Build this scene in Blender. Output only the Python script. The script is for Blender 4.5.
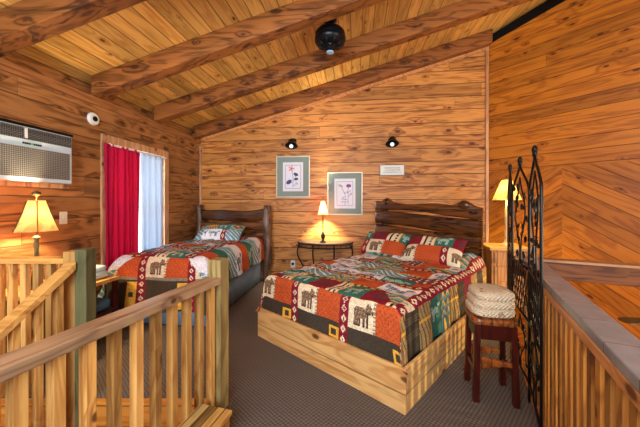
import bpy, bmesh, math, random
import numpy as np
from mathutils import Vector, Matrix
random.seed(7)
S = bpy.context.scene
for o in list(bpy.data.objects): bpy.data.objects.remove(o)
C = S.collection
# ------------------------------------------------------------------ camera, light, exposure
F = 290.0; CH = 1.3; TH = math.radians(-6.9)
cam = bpy.data.cameras.new('camera'); camo = bpy.data.objects.new('camera', cam); C.objects.link(camo)
camo.location = (0, 0, CH); camo.rotation_euler = (math.pi/2, 0, 0)
cam.sensor_width = 36; cam.lens = F/640*36; cam.shift_y = -10.5/640; cam.clip_start = .02
S.camera = camo
S.view_settings.view_transform = 'Standard'; S.view_settings.look = 'None'
S.view_settings.exposure = 0.06; S.view_settings.gamma = 1; S.view_settings.use_curve_mapping = False
W = bpy.data.worlds.new('world'); S.world = W; W.use_nodes = True
W.node_tree.nodes['Background'].inputs[0].default_value = (.9, .95, 1, 1)
W.node_tree.nodes['Background'].inputs[1].default_value = 2.2
ct, st = math.cos(TH), math.sin(TH)
def RM(X, Y, Z=0): return Vector((X*ct - Y*st, X*st + Y*ct, Z))     # house axes to world
def light(name, kind, loc, power, col, size=.1, rot=None, sy=None, spread=None):
    l = bpy.data.lights.new(name, kind); l.energy = power; l.color = col
    if kind == 'AREA':
        l.size = size
        if sy: l.shape = 'RECTANGLE'; l.size_y = sy
        if spread: l.spread = spread
    elif kind in ('POINT', 'SPOT'): l.shadow_soft_size = size
    o = bpy.data.objects.new(name, l); C.objects.link(o); o.location = loc
    if rot: o.rotation_euler = rot
    return o
def aim(o, d): o.rotation_euler = Vector(d).to_track_quat('-Z', 'Y').to_euler()
# daylight at the house windows, plus added fill and warm lights
l = light('daylight_side_window', 'AREA', RM(-3.5, 3.38, 1.3), 85, (.88, .94, 1), .95, sy=1.4); aim(l, RM(1, -.1, -.15))
l = light('rear_fill_light', 'AREA', RM(-.6, -1.75, 2.0), 190, (.92, .95, 1), 2.7, sy=1.5); aim(l, RM(.12, 1, -.12))  # fill light behind the viewer, set at an added wall opening
l = light('daylight_great_room_window', 'AREA', RM(5.0, -1.75, .9), 150, (1, .90, .74), 3.0, sy=3.4); aim(l, RM(-.25, 1, 0.05))
l = light('great_room_streak_spot', 'SPOT', (4.3, .6, .75), 420, (1, .80, .45), .05); l.data.spot_size = math.radians(62); aim(l, (-3.0, 1.7, -.45))  # spot added to cast warm streaks through the balusters
l = light('lower_floor_warm_fill', 'POINT', (4.0, 2.2, -1.1), 70, (1, .75, .38), .1)  # unseen point light added to brighten the lower chevron boards
# ------------------------------------------------------------------ node helpers
def srgb(r, g, b):
    f = lambda c: (c/255/12.92 if c/255 <= .04045 else ((c/255+.055)/1.055)**2.4)
    return (f(r), f(g), f(b), 1)
class NT:
    def __init__(s, name):
        s.m = bpy.data.materials.new(name); s.m.use_nodes = True; s.t = s.m.node_tree
        s.b = s.t.nodes['Principled BSDF']
    def n(s, typ, **kw):
        nd = s.t.nodes.new(typ)
        for k, v in kw.items(): setattr(nd, k, v)
        return nd
    def put(s, sock, v):
        if isinstance(v, bpy.types.NodeSocket): s.t.links.new(v, sock)
        elif v is not None: sock.default_value = v
    def M(s, op, a, b=None, c=None, clamp=False):
        nd = s.n('ShaderNodeMath', operation=op); nd.use_clamp = clamp
        s.put(nd.inputs[0], a); s.put(nd.inputs[1], b); s.put(nd.inputs[2], c); return nd.outputs[0]
    def XYZ(s, x, y, z):
        nd = s.n('ShaderNodeCombineXYZ'); s.put(nd.inputs[0], x); s.put(nd.inputs[1], y); s.put(nd.inputs[2], z); return nd.outputs[0]
    def sep(s, v):
        nd = s.n('ShaderNodeSeparateXYZ'); s.put(nd.inputs[0], v); return nd.outputs
    def noise(s, v, scale=1, detail=4, dist=0, rough=.55):
        nd = s.n('ShaderNodeTexNoise'); s.put(nd.inputs['Vector'], v); nd.inputs['Scale'].default_value = scale
        nd.inputs['Detail'].default_value = detail; nd.inputs['Distortion'].default_value = dist; nd.inputs['Roughness'].default_value = rough
        return nd.outputs[0]
    def white(s, v):
        nd = s.n('ShaderNodeTexWhiteNoise', noise_dimensions='3D'); s.put(nd.inputs['Vector'], v); return nd.outputs
    def step(s, v, a, b):
        nd = s.n('ShaderNodeMapRange', interpolation_type='SMOOTHSTEP'); s.put(nd.inputs[0], v)
        nd.inputs[1].default_value = a; nd.inputs[2].default_value = b; return nd.outputs[0]
    def mix(s, f, a, b, mode='MIX'):
        nd = s.n('ShaderNodeMix', data_type='RGBA', blend_type=mode)
        s.put(nd.inputs[0], f); s.put(nd.inputs[6], a); s.put(nd.inputs[7], b); return nd.outputs[2]
    def bump(s, h, strength=.3, dist=.01):
        nd = s.n('ShaderNodeBump'); nd.inputs['Strength'].default_value = strength; nd.inputs['Distance'].default_value = dist
        s.put(nd.inputs['Height'], h); s.put(s.b.inputs['Normal'], nd.outputs[0])
    def coord(s, kind='Object'): return s.n('ShaderNodeTexCoord').outputs[kind]
def plain(name, col, rough=.5, metal=0, emit=0, ecol=None, bumps=None, sheen=0, trans=0, alpha=1):
    t = NT(name); c = srgb(*col); v = t.coord()
    n = t.noise(v, 9, 3); c2 = tuple(x*.8 for x in c[:3])+(1,)
    t.put(t.b.inputs['Base Color'], t.mix(t.M('MULTIPLY', n, .5), c, c2))
    t.b.inputs['Roughness'].default_value = rough; t.b.inputs['Metallic'].default_value = metal
    if emit: t.b.inputs['Emission Color'].default_value = srgb(*(ecol or col)); t.b.inputs['Emission Strength'].default_value = emit
    if bumps: t.bump(t.noise(v, bumps[0], 3), bumps[1], .01)
    if trans: t.b.inputs['Transmission Weight'].default_value = trans
    return t.m
def pine(name, along='x', across='z', bw=None, light_=(226, 160, 88), dark=(176, 104, 44), knots=.5, jl=2.4,
         rot=0, rough=.45, tint=.35, groove=.35, gs=1.0, kcol=(70, 30, 12), spec=.4, soff=0, ksz=1.0, stf=.55):
    t = NT(name); v = t.coord()
    x, y, z = t.sep(v)
    if rot:                                     # boards laid at an angle in the x-z plane
        c, s_ = math.cos(rot), math.sin(rot)
        x, z = t.M('ADD', t.M('MULTIPLY', x, c), t.M('MULTIPLY', z, s_)), t.M('SUBTRACT', t.M('MULTIPLY', z, c), t.M('MULTIPLY', x, s_))
    d = dict(x=x, y=y, z=z); p = d[along]; q = d[across]; r = d[[k for k in 'xyz' if k not in (along, across)][0]]
    oi = t.n('ShaderNodeObjectInfo').outputs['Random']
    if bw:
        b = t.M('ADD', t.M('DIVIDE', q, bw), 40.37+soff); bid = t.M('FLOOR', b); fr = t.M('FRACT', b)
        r1 = t.white(t.XYZ(bid, 3.1+soff, 0))[0]
        pj = t.M('ADD', t.M('DIVIDE', p, jl), t.M('MULTIPLY', r1, 7)); jid = t.M('FLOOR', pj); jf = t.M('FRACT', pj)
        w = t.white(t.XYZ(bid, jid, 1.7+soff))
        edge = t.M('MULTIPLY', t.M('MINIMUM', fr, t.M('SUBTRACT', 1, fr)), bw)
        je = t.M('MULTIPLY', jf, jl)
        gr = t.M('MULTIPLY', t.step(edge, .002, .007), t.step(je, .001, .004))
        sh = t.M('ADD', t.M('MULTIPLY', w[0], 31), t.M('MULTIPLY', bid, 2.3))
    else:
        w = t.white(t.XYZ(oi, 1, 2)); gr = None; sh = t.M('MULTIPLY', oi, 43)
    # knots
    vo = t.n('ShaderNodeTexVoronoi', voronoi_dimensions='2D'); vo.inputs['Scale'].default_value = 1
    t.put(vo.inputs['Vector'], t.XYZ(t.M('ADD', t.M('MULTIPLY', p, 2.6*gs), sh), t.M('ADD', t.M('MULTIPLY', t.M('ADD', q, t.M('MULTIPLY', r, .7)), 5.2*gs), t.M('MULTIPLY', sh, .77)), 0))
    kr = t.sep(vo.outputs['Color']); on = t.M('GREATER_THAN', kr[0], 1-knots)
    ks = t.M('ADD', .035*ksz, t.M('MULTIPLY', kr[1], .11*ksz))
    kd = t.M('DIVIDE', vo.outputs['Distance'], ks)
    kn = t.M('MULTIPLY', t.step(kd, 1.15, .55), on); halo = t.M('MULTIPLY', t.step(kd, 4.5, .8), on)
    # grain
    gv = t.XYZ(t.M('ADD', t.M('MULTIPLY', p, .9*gs), sh), t.M('MULTIPLY', q, 7*gs), t.M('MULTIPLY', r, 7*gs))
    n1 = t.noise(gv, 1, 3, .6)
    ph = t.M('ADD', t.M('MULTIPLY', n1, 34), t.M('MULTIPLY', halo, 5))
    ring = t.M('ADD', t.M('MULTIPLY', t.M('SINE', ph), .5), .5)
    fv = t.XYZ(t.M('ADD', t.M('MULTIPLY', p, 6*gs), sh), t.M('MULTIPLY', q, 110*gs), t.M('MULTIPLY', r, 110*gs))
    fine = t.noise(fv, 1, 3)
    fac = t.M('ADD', t.M('MULTIPLY', t.M('POWER', ring, 2.2), .5), t.M('MULTIPLY', fine, .45))
    stk = t.noise(t.XYZ(t.M('ADD', t.M('MULTIPLY', p, .55*gs), t.M('ADD', sh, 5)), t.M('MULTIPLY', q, 22*gs), t.M('MULTIPLY', r, 22*gs)), 1, 4, .3)
    fac = t.M('ADD', fac, t.M('ADD', t.M('MULTIPLY', halo, .3), t.M('MULTIPLY', t.step(stk, .56, .70), stf)), clamp=True)
    col = t.mix(fac, srgb(*light_), srgb(*dark))
    blot = t.noise(t.XYZ(t.M('ADD', t.M('MULTIPLY', p, 1.6), sh), t.M('MULTIPLY', q, 5), r), 1, 2)
    br = t.M('ADD', t.M('ADD', 1-tint*.6, t.M('MULTIPLY', w[0], tint)), t.M('MULTIPLY', t.M('SUBTRACT', blot, .5), .5))
    nd = t.n('ShaderNodeVectorMath', operation='SCALE'); t.put(nd.inputs[0], col); t.put(nd.inputs['Scale'], br); col = nd.outputs[0]
    w2 = t.sep(w[1]); col = t.mix(t.M('MULTIPLY', w2[1], .35*tint*2), col, t.mix(1.0, col, (1, .8, .56, 1), 'MULTIPLY'))
    col = t.mix(t.M('MULTIPLY', kn, .85), col, srgb(*kcol))
    if gr is not None:
        col = t.mix(t.M('MULTIPLY', t.M('SUBTRACT', 1, gr), 1-groove), col, srgb(38, 17, 7))
        t.bump(t.M('ADD', gr, t.M('MULTIPLY', fine, .08)), .5, .006)
    else: t.bump(fine, .15, .002)
    t.put(t.b.inputs['Base Color'], col); t.b.inputs['Roughness'].default_value = rough
    t.b.inputs['Specular IOR Level'].default_value = spec
    return t.m
# ------------------------------------------------------------------ materials
m_back = pine('pine_back_wall', 'x', 'z', .205, (222, 159, 84), (142, 80, 30), .42, jl=4.2, groove=.1)
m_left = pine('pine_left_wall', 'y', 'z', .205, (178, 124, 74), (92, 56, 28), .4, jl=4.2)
m_left1 = pine('pine_ledge_trim', 'y', 'z', None, (176, 120, 72), (110, 68, 38), .4)
m_right = pine('pine_right_wall', 'x', 'z', .17, (204, 130, 38), (142, 76, 14), .55, jl=7, stf=.3, ksz=.8)
m_chevL = pine('pine_chevron_left', 'x', 'z', .17, (198, 124, 34), (138, 72, 12), .5, jl=7, stf=.3, ksz=.8, rot=math.radians(32))
m_chevR = pine('pine_chevron_right', 'x', 'z', .17, (198, 124, 34), (138, 72, 12), .5, jl=7, stf=.3, ksz=.8, rot=math.radians(-32), soff=9)
m_ceil = pine('pine_ceiling', 'y', 'x', .135, (240, 198, 116), (190, 136, 66), .5, jl=9, ksz=.6)
m_beam = pine('beam_wood', 'x', 'z', None, (170, 108, 52), (72, 40, 16), .5, rough=.55)
m_trim = pine('pine_trim', 'y', 'z', None, (214, 156, 100), (168, 104, 56), .3)
m_trimv = pine('pine_trim_upright', 'z', 'y', None, (214, 172, 130), (160, 112, 74), .3)
m_post = pine('pine_upright', 'z', 'x', None, (224, 184, 112), (160, 110, 54), .4, tint=.7, gs=1.2)
m_postd = pine('pine_upright_dark', 'z', 'x', None, (196, 140, 66), (124, 74, 26), .4, tint=.7, gs=1.2)
m_green = pine('weathered_green_post', 'z', 'x', None, (116, 118, 82), (72, 76, 52), .4, tint=.2)
m_rail = pine('pine_handrail', 'y', 'x', None, (198, 170, 138), (128, 98, 72), .35, rough=.35)
m_rail_y = pine('pine_handrail_yellow', 'x', 'y', None, (230, 184, 106), (180, 122, 58), .35, rough=.35)
m_base = pine('pine_bed_base', 'x', 'z', .19, (230, 190, 126), (186, 132, 74), .45, jl=3.3, rough=.35, tint=.2, groove=.5)
m_base_s = pine('pine_bed_base_side', 'y', 'z', .19, (230, 190, 126), (186, 132, 74), .45, jl=3.3, rough=.35, tint=.2, groove=.5)
m_slab = pine('dark_slab_wood', 'x', 'z', None, (112, 66, 28), (8, 5, 4), .5, rough=.25, tint=.9, spec=.6)
m_log = pine('dark_log_wood', 'z', 'x', None, (128, 100, 84), (20, 13, 10), .4, rough=.3, tint=.3)
m_red = pine('red_stained_wood', 'z', 'x', None, (74, 20, 14), (34, 10, 7), .1, rough=.3)
m_seat = pine('stool_seat_wood', 'y', 'x', .075, (164, 92, 38), (80, 34, 14), .3, rough=.3)
m_box = pine('plank_box_wood', 'y', 'x', .05, (226, 204, 138), (176, 130, 66), .1, tint=1.1, rough=.3)
m_night = pine('nightstand_wood', 'z', 'x', .11, (200, 142, 80), (150, 94, 44), .3)
m_night_top = pine('nightstand_top_wood', 'x', 'y', None, (232, 180, 100), (190, 128, 60), .2)
m_well = pine('pine_below_floor', 'x', 'z', .14, (236, 170, 78), (196, 116, 40), .3)
m_iron = plain('black_iron', (22, 22, 24), .38, .6)
m_iron2 = plain('black_metal', (16, 22, 28), .35, .5)
m_white = plain('white_plastic', (224, 228, 230), .35)
m_acw = plain('cool_white_casing', (186, 208, 226), .35)
m_dark = plain('dark_void', (12, 9, 8), .9)
m_brass = plain('aged_bronze', (96, 78, 48), .35, .7)
m_denim = plain('blue_bedskirt', (130, 168, 204), .9, bumps=(30, .2))
m_cream = plain('cream_lamp_foot', (220, 190, 130), .5)
m_glass = plain('mirror_bulb', (235, 240, 245), .15, emit=.8, ecol=(235, 245, 255))  # emission stands in for daylight reflected in the unlit bulbs
def m_cloth(name, col, trans=.5, fold=None):
    t = NT(name); v = t.coord(); c = srgb(*col)
    t.put(t.b.inputs['Base Color'], c); t.b.inputs['Roughness'].default_value = .9
    tr = t.n('ShaderNodeBsdfTranslucent'); t.put(tr.inputs[0], c)
    mx = t.n('ShaderNodeMixShader'); mx.inputs[0].default_value = trans
    t.put(mx.inputs[1], t.b.outputs[0]); t.put(mx.inputs[2], tr.outputs[0])
    t.put(t.t.nodes['Material Output'].inputs[0], mx.outputs[0])
    t.bump(t.noise(v, 120, 2), .1, .003)
    return t.m
m_redcur = m_cloth('crimson_curtain', (186, 2, 72), .33)
m_whitecur = m_cloth('sheer_white_curtain', (200, 214, 228), .3)
def m_shade(name, col, emit, ecol, pat=0, tr_=.07):
    t = NT(name); v = t.coord(); c = srgb(*col)
    x, y, z = t.sep(v)
    n = t.noise(v, 14, 4)
    cc = t.mix(t.step(n, .45, .62), c, tuple(k*.45 for k in c[:3])+(1,)) if pat else c
    t.put(t.b.inputs['Base Color'], cc); t.b.inputs['Roughness'].default_value = .8
    e = t.n('ShaderNodeEmission'); t.put(e.inputs[0], t.mix(t.step(n, .45, .62), srgb(*ecol), srgb(ecol[0], ecol[1]*.72, ecol[2]*.5)) if pat else srgb(*ecol)); e.inputs[1].default_value = emit
    ad = t.n('ShaderNodeAddShader'); t.put(ad.inputs[0], t.b.outputs[0]); t.put(ad.inputs[1], e.outputs[0])
    tr = t.n('ShaderNodeBsdfTranslucent'); t.put(tr.inputs[0], c)
    mx = t.n('ShaderNodeMixShader'); mx.inputs[0].default_value = tr_
    t.put(mx.inputs[1], ad.outputs[0]); t.put(mx.inputs[2], tr.outputs[0])
    t.put(t.t.nodes['Material Output'].inputs[0], mx.outputs[0]); return t.m
m_shadeL = m_shade('lit_panel_shade', (190, 122, 70), .5, (255, 190, 110), 1)
m_shadeC = m_shade('lit_bell_shade', (210, 130, 70), .45, (255, 160, 80), 0, .24)
m_shadeR = m_shade('lit_cutout_shade', (236, 196, 110), .55, (255, 212, 100), 1)
def m_carpet():
    t = NT('carpet_loop'); v = t.coord(); x, y, z = t.sep(v)
    wx = t.M('SINE', t.M('MULTIPLY', x, 210)); wy = t.M('SINE', t.M('MULTIPLY', y, 210))
    k = t.M('ADD', t.M('MULTIPLY', t.M('MULTIPLY', wx, wy), .5), .5)
    n = t.noise(v, 110, 2); n2 = t.noise(v, 1.5, 2)
    f = t.M('ADD', t.M('MULTIPLY', k, .55), t.M('MULTIPLY', n, .5))
    col = t.mix(f, srgb(8, 8, 10), srgb(140, 130, 124)); col = t.mix(t.M('MULTIPLY', n2, .3), col, srgb(60, 50, 46))
    t.put(t.b.inputs['Base Color'], col); t.b.inputs['Roughness'].default_value = .95; t.b.inputs['Specular IOR Level'].default_value = .15
    t.bump(f, .8, .008); return t.m
m_carp = m_carpet()
def m_stonecap():
    t = NT('glossy_slate_cap'); v = t.coord(); x, y, z = t.sep(v)
    n = t.noise(v, 9, 4); f = t.M('FRACT', t.M('DIVIDE', y, .21))
    col = t.mix(n, srgb(100, 104, 112), srgb(160, 162, 168)); col = t.mix(t.step(f, .03, .0), col, srgb(60, 50, 44))
    t.put(t.b.inputs['Base Color'], col); t.b.inputs['Roughness'].default_value = .25; t.bump(n, .25, .01); return t.m
m_cap = m_stonecap()
m_capb = pine('timber_cap_wood', 'x', 'y', None, (170, 132, 96), (110, 78, 52), .2)
def m_attr(name, rough=.85, bumpy=0, spec=.2):
    t = NT(name); a = t.n('ShaderNodeAttribute'); a.attribute_name = 'Col'
    n = t.noise(t.coord(), 260, 2)
    nd = t.n('ShaderNodeVectorMath', operation='SCALE'); t.put(nd.inputs[0], a.outputs['Color']); t.put(nd.inputs['Scale'], t.M('ADD', .72, t.M('MULTIPLY', n, .56)))
    t.put(t.b.inputs['Base Color'], nd.outputs[0]); t.b.inputs['Roughness'].default_value = rough; t.b.inputs['Specular IOR Level'].default_value = spec
    if bumpy: t.bump(n, bumpy, .004)
    return t.m
m_quilt = m_attr('woven_patchwork', .8, .4)
m_print = m_attr('print_paper', .4)
def m_knit():
    t = NT('cream_knit'); v = t.coord(); x, y, z = t.sep(v)
    k = t.M('MULTIPLY', t.M('SINE', t.M('MULTIPLY', x, 260)), t.M('SINE', t.M('MULTIPLY', t.M('ADD', y, z), 260)))
    n = t.noise(v, 22, 3)
    t.put(t.b.inputs['Base Color'], t.mix(t.step(n, .6, .7), srgb(216, 198, 168), srgb(150, 112, 78)))
    t.b.inputs['Roughness'].default_value = .95; t.bump(k, .8, .006); return t.m
m_kn = m_knit()
def m_grille():
    t = NT('grey_grille'); v = t.coord(); x, y, z = t.sep(v)
    a = t.M('SINE', t.M('MULTIPLY', y, 420)); b = t.M('SINE', t.M('MULTIPLY', z, 420)); k = t.M('MAXIMUM', a, b)
    t.put(t.b.inputs['Base Color'], t.mix(t.step(k, .2, .9), srgb(48, 50, 52), srgb(132, 132, 130))); t.b.inputs['Roughness'].default_value = .5
    t.bump(k, .4, .004); return t.m
m_gr = m_grille()
# ------------------------------------------------------------------ mesh helpers
def link(name, me, mats, parent=None, loc=None, rz=None, smooth=False):
    o = bpy.data.objects.new(name, me); C.objects.link(o)
    for m in (mats if isinstance(mats, (list, tuple)) else [mats]): me.materials.append(m)
    if parent: o.parent = parent
    if loc is not None: o.location = loc
    if rz is not None: o.rotation_euler = (0, 0, rz)
    if smooth:
        me.polygons.foreach_set('use_smooth', [True]*len(me.polygons))
    return o
class MB:
    def __init__(s): s.v = []; s.f = []; s.mi = []
    def add(s, vs, fs, mi=0):
        k = len(s.v); s.v += [tuple(v) for v in vs]; s.f += [[i+k for i in f] for f in fs]; s.mi += [mi]*len(fs); return s
    def box(s, x0, x1, y0, y1, z0, z1, mi=0):
        vs = [(x, y, z) for z in (z0, z1) for y in (y0, y1) for x in (x0, x1)]
        return s.add(vs, [(0, 2, 3, 1), (4, 5, 7, 6), (0, 1, 5, 4), (2, 6, 7, 3), (0, 4, 6, 2), (1, 3, 7, 5)], mi)
    def prism(s, poly, z0, z1, mi=0, mis=None):                  # poly counter-clockwise in x-y
        n = len(poly)
        s.add([(x, y, z0) for x, y in poly]+[(x, y, z1) for x, y in poly], [list(range(n))[::-1]], mi if mis is None else mis)
        k = len(s.v)-2*n
        s.f.append([k+n+i for i in range(n)]); s.mi.append(mi)
        for i in range(n):
            j = (i+1) % n; s.f.append([k+i, k+j, k+n+j, k+n+i]); s.mi.append(mi if mis is None else mis)
        return s
    def hull8(s, bot, top, mi=0):                                # two quads, matching order
        return s.add(list(bot)+list(top), [(3, 2, 1, 0), (4, 5, 6, 7), (0, 1, 5, 4), (1, 2, 6, 5), (2, 3, 7, 6), (3, 0, 4, 7)], mi)
    def tube(s, pts, r, n=8, mi=0, caps=True):
        pts = [Vector(p) for p in pts]; rs = r if isinstance(r, (list, tuple)) else [r]*len(pts)
        k = len(s.v); up = None
        for i, p in enumerate(pts):
            d = (pts[min(i+1, len(pts)-1)]-pts[max(i-1, 0)]).normalized()
            if up is None: up = Vector((0, 0, 1)) if abs(d.z) < .9 else Vector((0, 1, 0))
            a = d.cross(up).normalized(); up = a.cross(d).normalized()
            for j in range(n):
                t = 2*math.pi*j/n; s.v.append(tuple(p+rs[i]*(math.cos(t)*a+math.sin(t)*up)))
        for i in range(len(pts)-1):
            for j in range(n):
                q = (j+1) % n; s.f.append([k+i*n+j, k+i*n+q, k+(i+1)*n+q, k+(i+1)*n+j]); s.mi.append(mi)
        if caps:
            s.f.append([k+j for j in range(n)][::-1]); s.mi.append(mi)
            s.f.append([k+(len(pts)-1)*n+j for j in range(n)]); s.mi.append(mi)
        return s
    def lathe(s, prof, n=24, cx=0, cy=0, mi=0, caps=True, nfun=None):
        k = len(s.v)
        for r, z in prof:
            for j in range(n):
                t = 2*math.pi*j/n; rr = r*(nfun(t) if nfun else 1); s.v.append((cx+rr*math.cos(t), cy+rr*math.sin(t), z))
        for i in range(len(prof)-1):
            for j in range(n):
                q = (j+1) % n; s.f.append([k+i*n+j, k+i*n+q, k+(i+1)*n+q, k+(i+1)*n+j]); s.mi.append(mi)
        if caps:
            s.f.append([k+j for j in range(n)][::-1]); s.mi.append(mi)
            s.f.append([k+(len(prof)-1)*n+j for j in range(n)]); s.mi.append(mi)
        return s
    def ell(s, c, r, e=1.0, n=12, m=8, rotz=0, mi=0, rot=None):  # superellipsoid
        k = len(s.v); pw = lambda v: math.copysign(abs(v)**e, v)
        for i in range(m+1):
            a = -math.pi/2+math.pi*i/m
            for j in range(n):
                b = 2*math.pi*j/n
                p = Vector((r[0]*pw(math.cos(a))*pw(math.cos(b)), r[1]*pw(math.cos(a))*pw(math.sin(b)), r[2]*pw(math.sin(a))))
                if rot is not None: p = rot @ p
                elif rotz: p = Matrix.Rotation(rotz, 3, 'Z') @ p
                s.v.append(tuple(p+Vector(c)))
        for i in range(m):
            for j in range(n):
                q = (j+1) % n; s.f.append([k+i*n+j, k+i*n+q, k+(i+1)*n+q, k+(i+1)*n+j]); s.mi.append(mi)
        return s
    def build(s, name, mats, parent=None, loc=None, rz=None, smooth=False, bevel=0, merge=False):
        me = bpy.data.meshes.new(name); me.from_pydata(s.v, [], s.f)
        me.polygons.foreach_set('material_index', s.mi)
        if merge:
            b = bmesh.new(); b.from_mesh(me); bmesh.ops.remove_doubles(b, verts=b.verts, dist=1e-5); bmesh.ops.recalc_face_normals(b, faces=b.faces); b.to_mesh(me); b.free()
        me.update()
        o = link(name, me, mats, parent, loc, rz, smooth)
        if bevel:
            md = o.modifiers.new('bevel', 'BEVEL'); md.width = bevel; md.segments = 2; md.limit_method = 'ANGLE'
        return o
def box(x0, x1, y0, y1, z0, z1): return MB().box(x0, x1, y0, y1, z0, z1)
def thing(name, label, cat, loc=(0, 0, 0), rz=0, group=None):
    o = bpy.data.objects.new(name, None); C.objects.link(o); o.empty_display_size = .1
    o.location = loc; o.rotation_euler = (0, 0, rz); o['label'] = label; o['category'] = cat
    if group: o['group'] = group
    return o
def tag(o, label, cat, group=None):
    o['label'] = label; o['category'] = cat
    if group: o['group'] = group
    return o
def struct(o): o['kind'] = 'structure'; return o
def grid(name, nx, ny, P, col, mat, parent=None, close=False):
    """P: (ny+1,nx+1,3) positions; col: (ny,nx,3) sRGB 0..255 per face"""
    me = bpy.data.meshes.new(name)
    idx = np.arange((nx+1)*(ny+1)).reshape(ny+1, nx+1)
    fs = np.stack([idx[:-1, :-1], idx[:-1, 1:], idx[1:, 1:], idx[1:, :-1]], -1).reshape(-1, 4)
    me.from_pydata(P.reshape(-1, 3).tolist(), [], fs.tolist())
    c = col.reshape(-1, 3)/255.; c = np.where(c <= .04045, c/12.92, ((c+.055)/1.055)**2.4)
    at = me.color_attributes.new('Col', 'FLOAT_COLOR', 'CORNER')
    full = np.ones((len(fs)*4, 4), np.float32); full[:, :3] = np.repeat(c, 4, 0)
    at.data.foreach_set('color', full.ravel()); me.update()
    return link(name, me, mat, parent, smooth=True)
def PX(px, z, py=None):
    x = (px-320)/F*z
    return Vector((x, z, CH-(py-203)*z/F)) if py is not None else Vector((x, z, 0))
# ------------------------------------------------------------------ the room
D = 4.85; XL = -2.73; XC = 2.08; SL = .275
zc = lambda X: 2.64+SL*(X-XL)
zb = lambda X: 2.43+SL*(X-XL)
corner = RM(XC, D); wd = Vector((.595, -.804, 0)).normalized(); WA = math.atan2(wd.y, wd.x)
r0 = Vector((.763, .692, 0)); rd = Vector((.459, .888, 0)).normalized(); RA = math.atan2(rd.y, rd.x)-math.pi/2
rend = r0+rd*1.77
h0 = Vector((-.644, 1.85, 0)); hd = Vector((-.266, -.964, 0)).normalized(); HA = math.atan2(-hd.x, hd.y)+math.pi  # rail beside the stairs
HA = math.atan2(-(-hd).x, (-hd).y)
ZB = -2.5
# loft floor: carpet on top, pine edge
wl = lambda z: Vector((XL*ct+(-XL*0), 0, 0))
Yl = (1.93-XL*st)/ct
pL = RM(XL, Yl); pBack = RM(XL, D)
pts = [pL, Vector((-.70, 1.93, 0)), h0+Vector((-.06, .0, 0))+hd*2.9, Vector((r0+rd*-1.6)), r0+rd*3.6, corner, pBack]
wall_hit = None
# intersection of the rail line with the slanted wall
a, b = r0, rd; den = b.x*wd.y-b.y*wd.x; tt = ((corner.x-a.x)*wd.y-(corner.y-a.y)*wd.x)/den; pts[4] = a+b*tt
poly = [(p.x, p.y) for p in pts]
struct(MB().prism(poly, -.25, 0, 0, 1).build('floor', [m_carp, m_well]))
struct(box(-3.2, 8, -2, 9, ZB-.1, ZB).build('floor_lower', m_well))
# left wall with window hole
wy0, wy1, wz0, wz1 = 2.91, 3.86, .52, 1.96
m = MB()
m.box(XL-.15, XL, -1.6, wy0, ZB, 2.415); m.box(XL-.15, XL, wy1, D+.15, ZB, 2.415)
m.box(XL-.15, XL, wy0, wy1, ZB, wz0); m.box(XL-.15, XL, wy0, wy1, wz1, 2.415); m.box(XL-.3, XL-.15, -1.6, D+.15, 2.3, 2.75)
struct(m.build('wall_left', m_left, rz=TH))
struct(box(XL-.15, XL+.018, -1.6, D, 2.335, 2.42).build('trim_1', m_left1, rz=TH, bevel=.004))
# back wall
m = MB(); m.hull8([(XL-.15, D, ZB), (XC, D, ZB), (XC, D+.15, ZB), (XL-.15, D+.15, ZB)], [(XL-.15, D, zc(XL-.15)), (XC, D, zc(XC)), (XC, D+.15, zc(XC)), (XL-.15, D+.15, zc(XL-.15))])
struct(m.build('wall_back', m_back, rz=TH))
struct(box(XC-.045, XC+.0, D-.03, D, 0, zb(XC)+.05).build('trim_2', m_trimv, rz=TH, bevel=.008))
struct(box(XL, XL+.04, D-.03, D, 0, 2.33).build('trim_3', m_trimv, rz=TH, bevel=.006))
# slanted right wall: boards level above, chevrons below; local x along the wall
ts, zs = .919, 1.785
m = MB()
L = 7.2
def wp(x0, x1, z0, z1, mi, z1b=None):
    z1b = z1 if z1b is None else z1b
    m.hull8([(x0, 0, z0), (x1, 0, z0), (x1, .1, z0), (x0, .1, z0)], [(x0, 0, z1), (x1, 0, z1b), (x1, .1, z1b), (x0, .1, z1)], mi)
wp(0, L/2, zs, 3.79, 0, 3.79+.17*L/2); wp(L/2, L, zs, 3.79+.17*L/2, 0, 4.9)
wp(0, ts, ZB, zs, 1); wp(ts, L, ZB, zs, 2)
struct(m.build('wall_right', [m_right, m_chevL, m_chevR], loc=(corner.x, corner.y, 0), rz=WA))
struct(box(-.1, L, .1, .2, 3.3, 5.6).build('dark_gap_1', m_dark, loc=(corner.x, corner.y, 0), rz=WA))  # dark sheet painted in as the unlit gap between wall and ceiling
struct(box(-.2, .0, .02, .25, 2.5, 5).build('dark_gap_2', m_dark, loc=(corner.x, corner.y, 0), rz=WA))  # dark filler at the corner, continuing the painted-in unlit gap
# ceiling
cx1 = 3.9
m = MB(); y0, y1 = -1.75, D+.2
m.hull8([(XL-.3, y0, zc(XL-.3)), (cx1, y0, zc(cx1)), (cx1, y1, zc(cx1)), (XL-.3, y1, zc(XL-.3))], [(XL-.3, y0, zc(XL-.3)+.08), (cx1, y0, zc(cx1)+.08), (cx1, y1, zc(cx1)+.08), (XL-.3, y1, zc(XL-.3)+.08)])
m.box(cx1, 8.3, y0, y1, zc(cx1), zc(cx1)+.08)
struct(m.build('ceiling', m_ceil, rz=TH))
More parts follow.
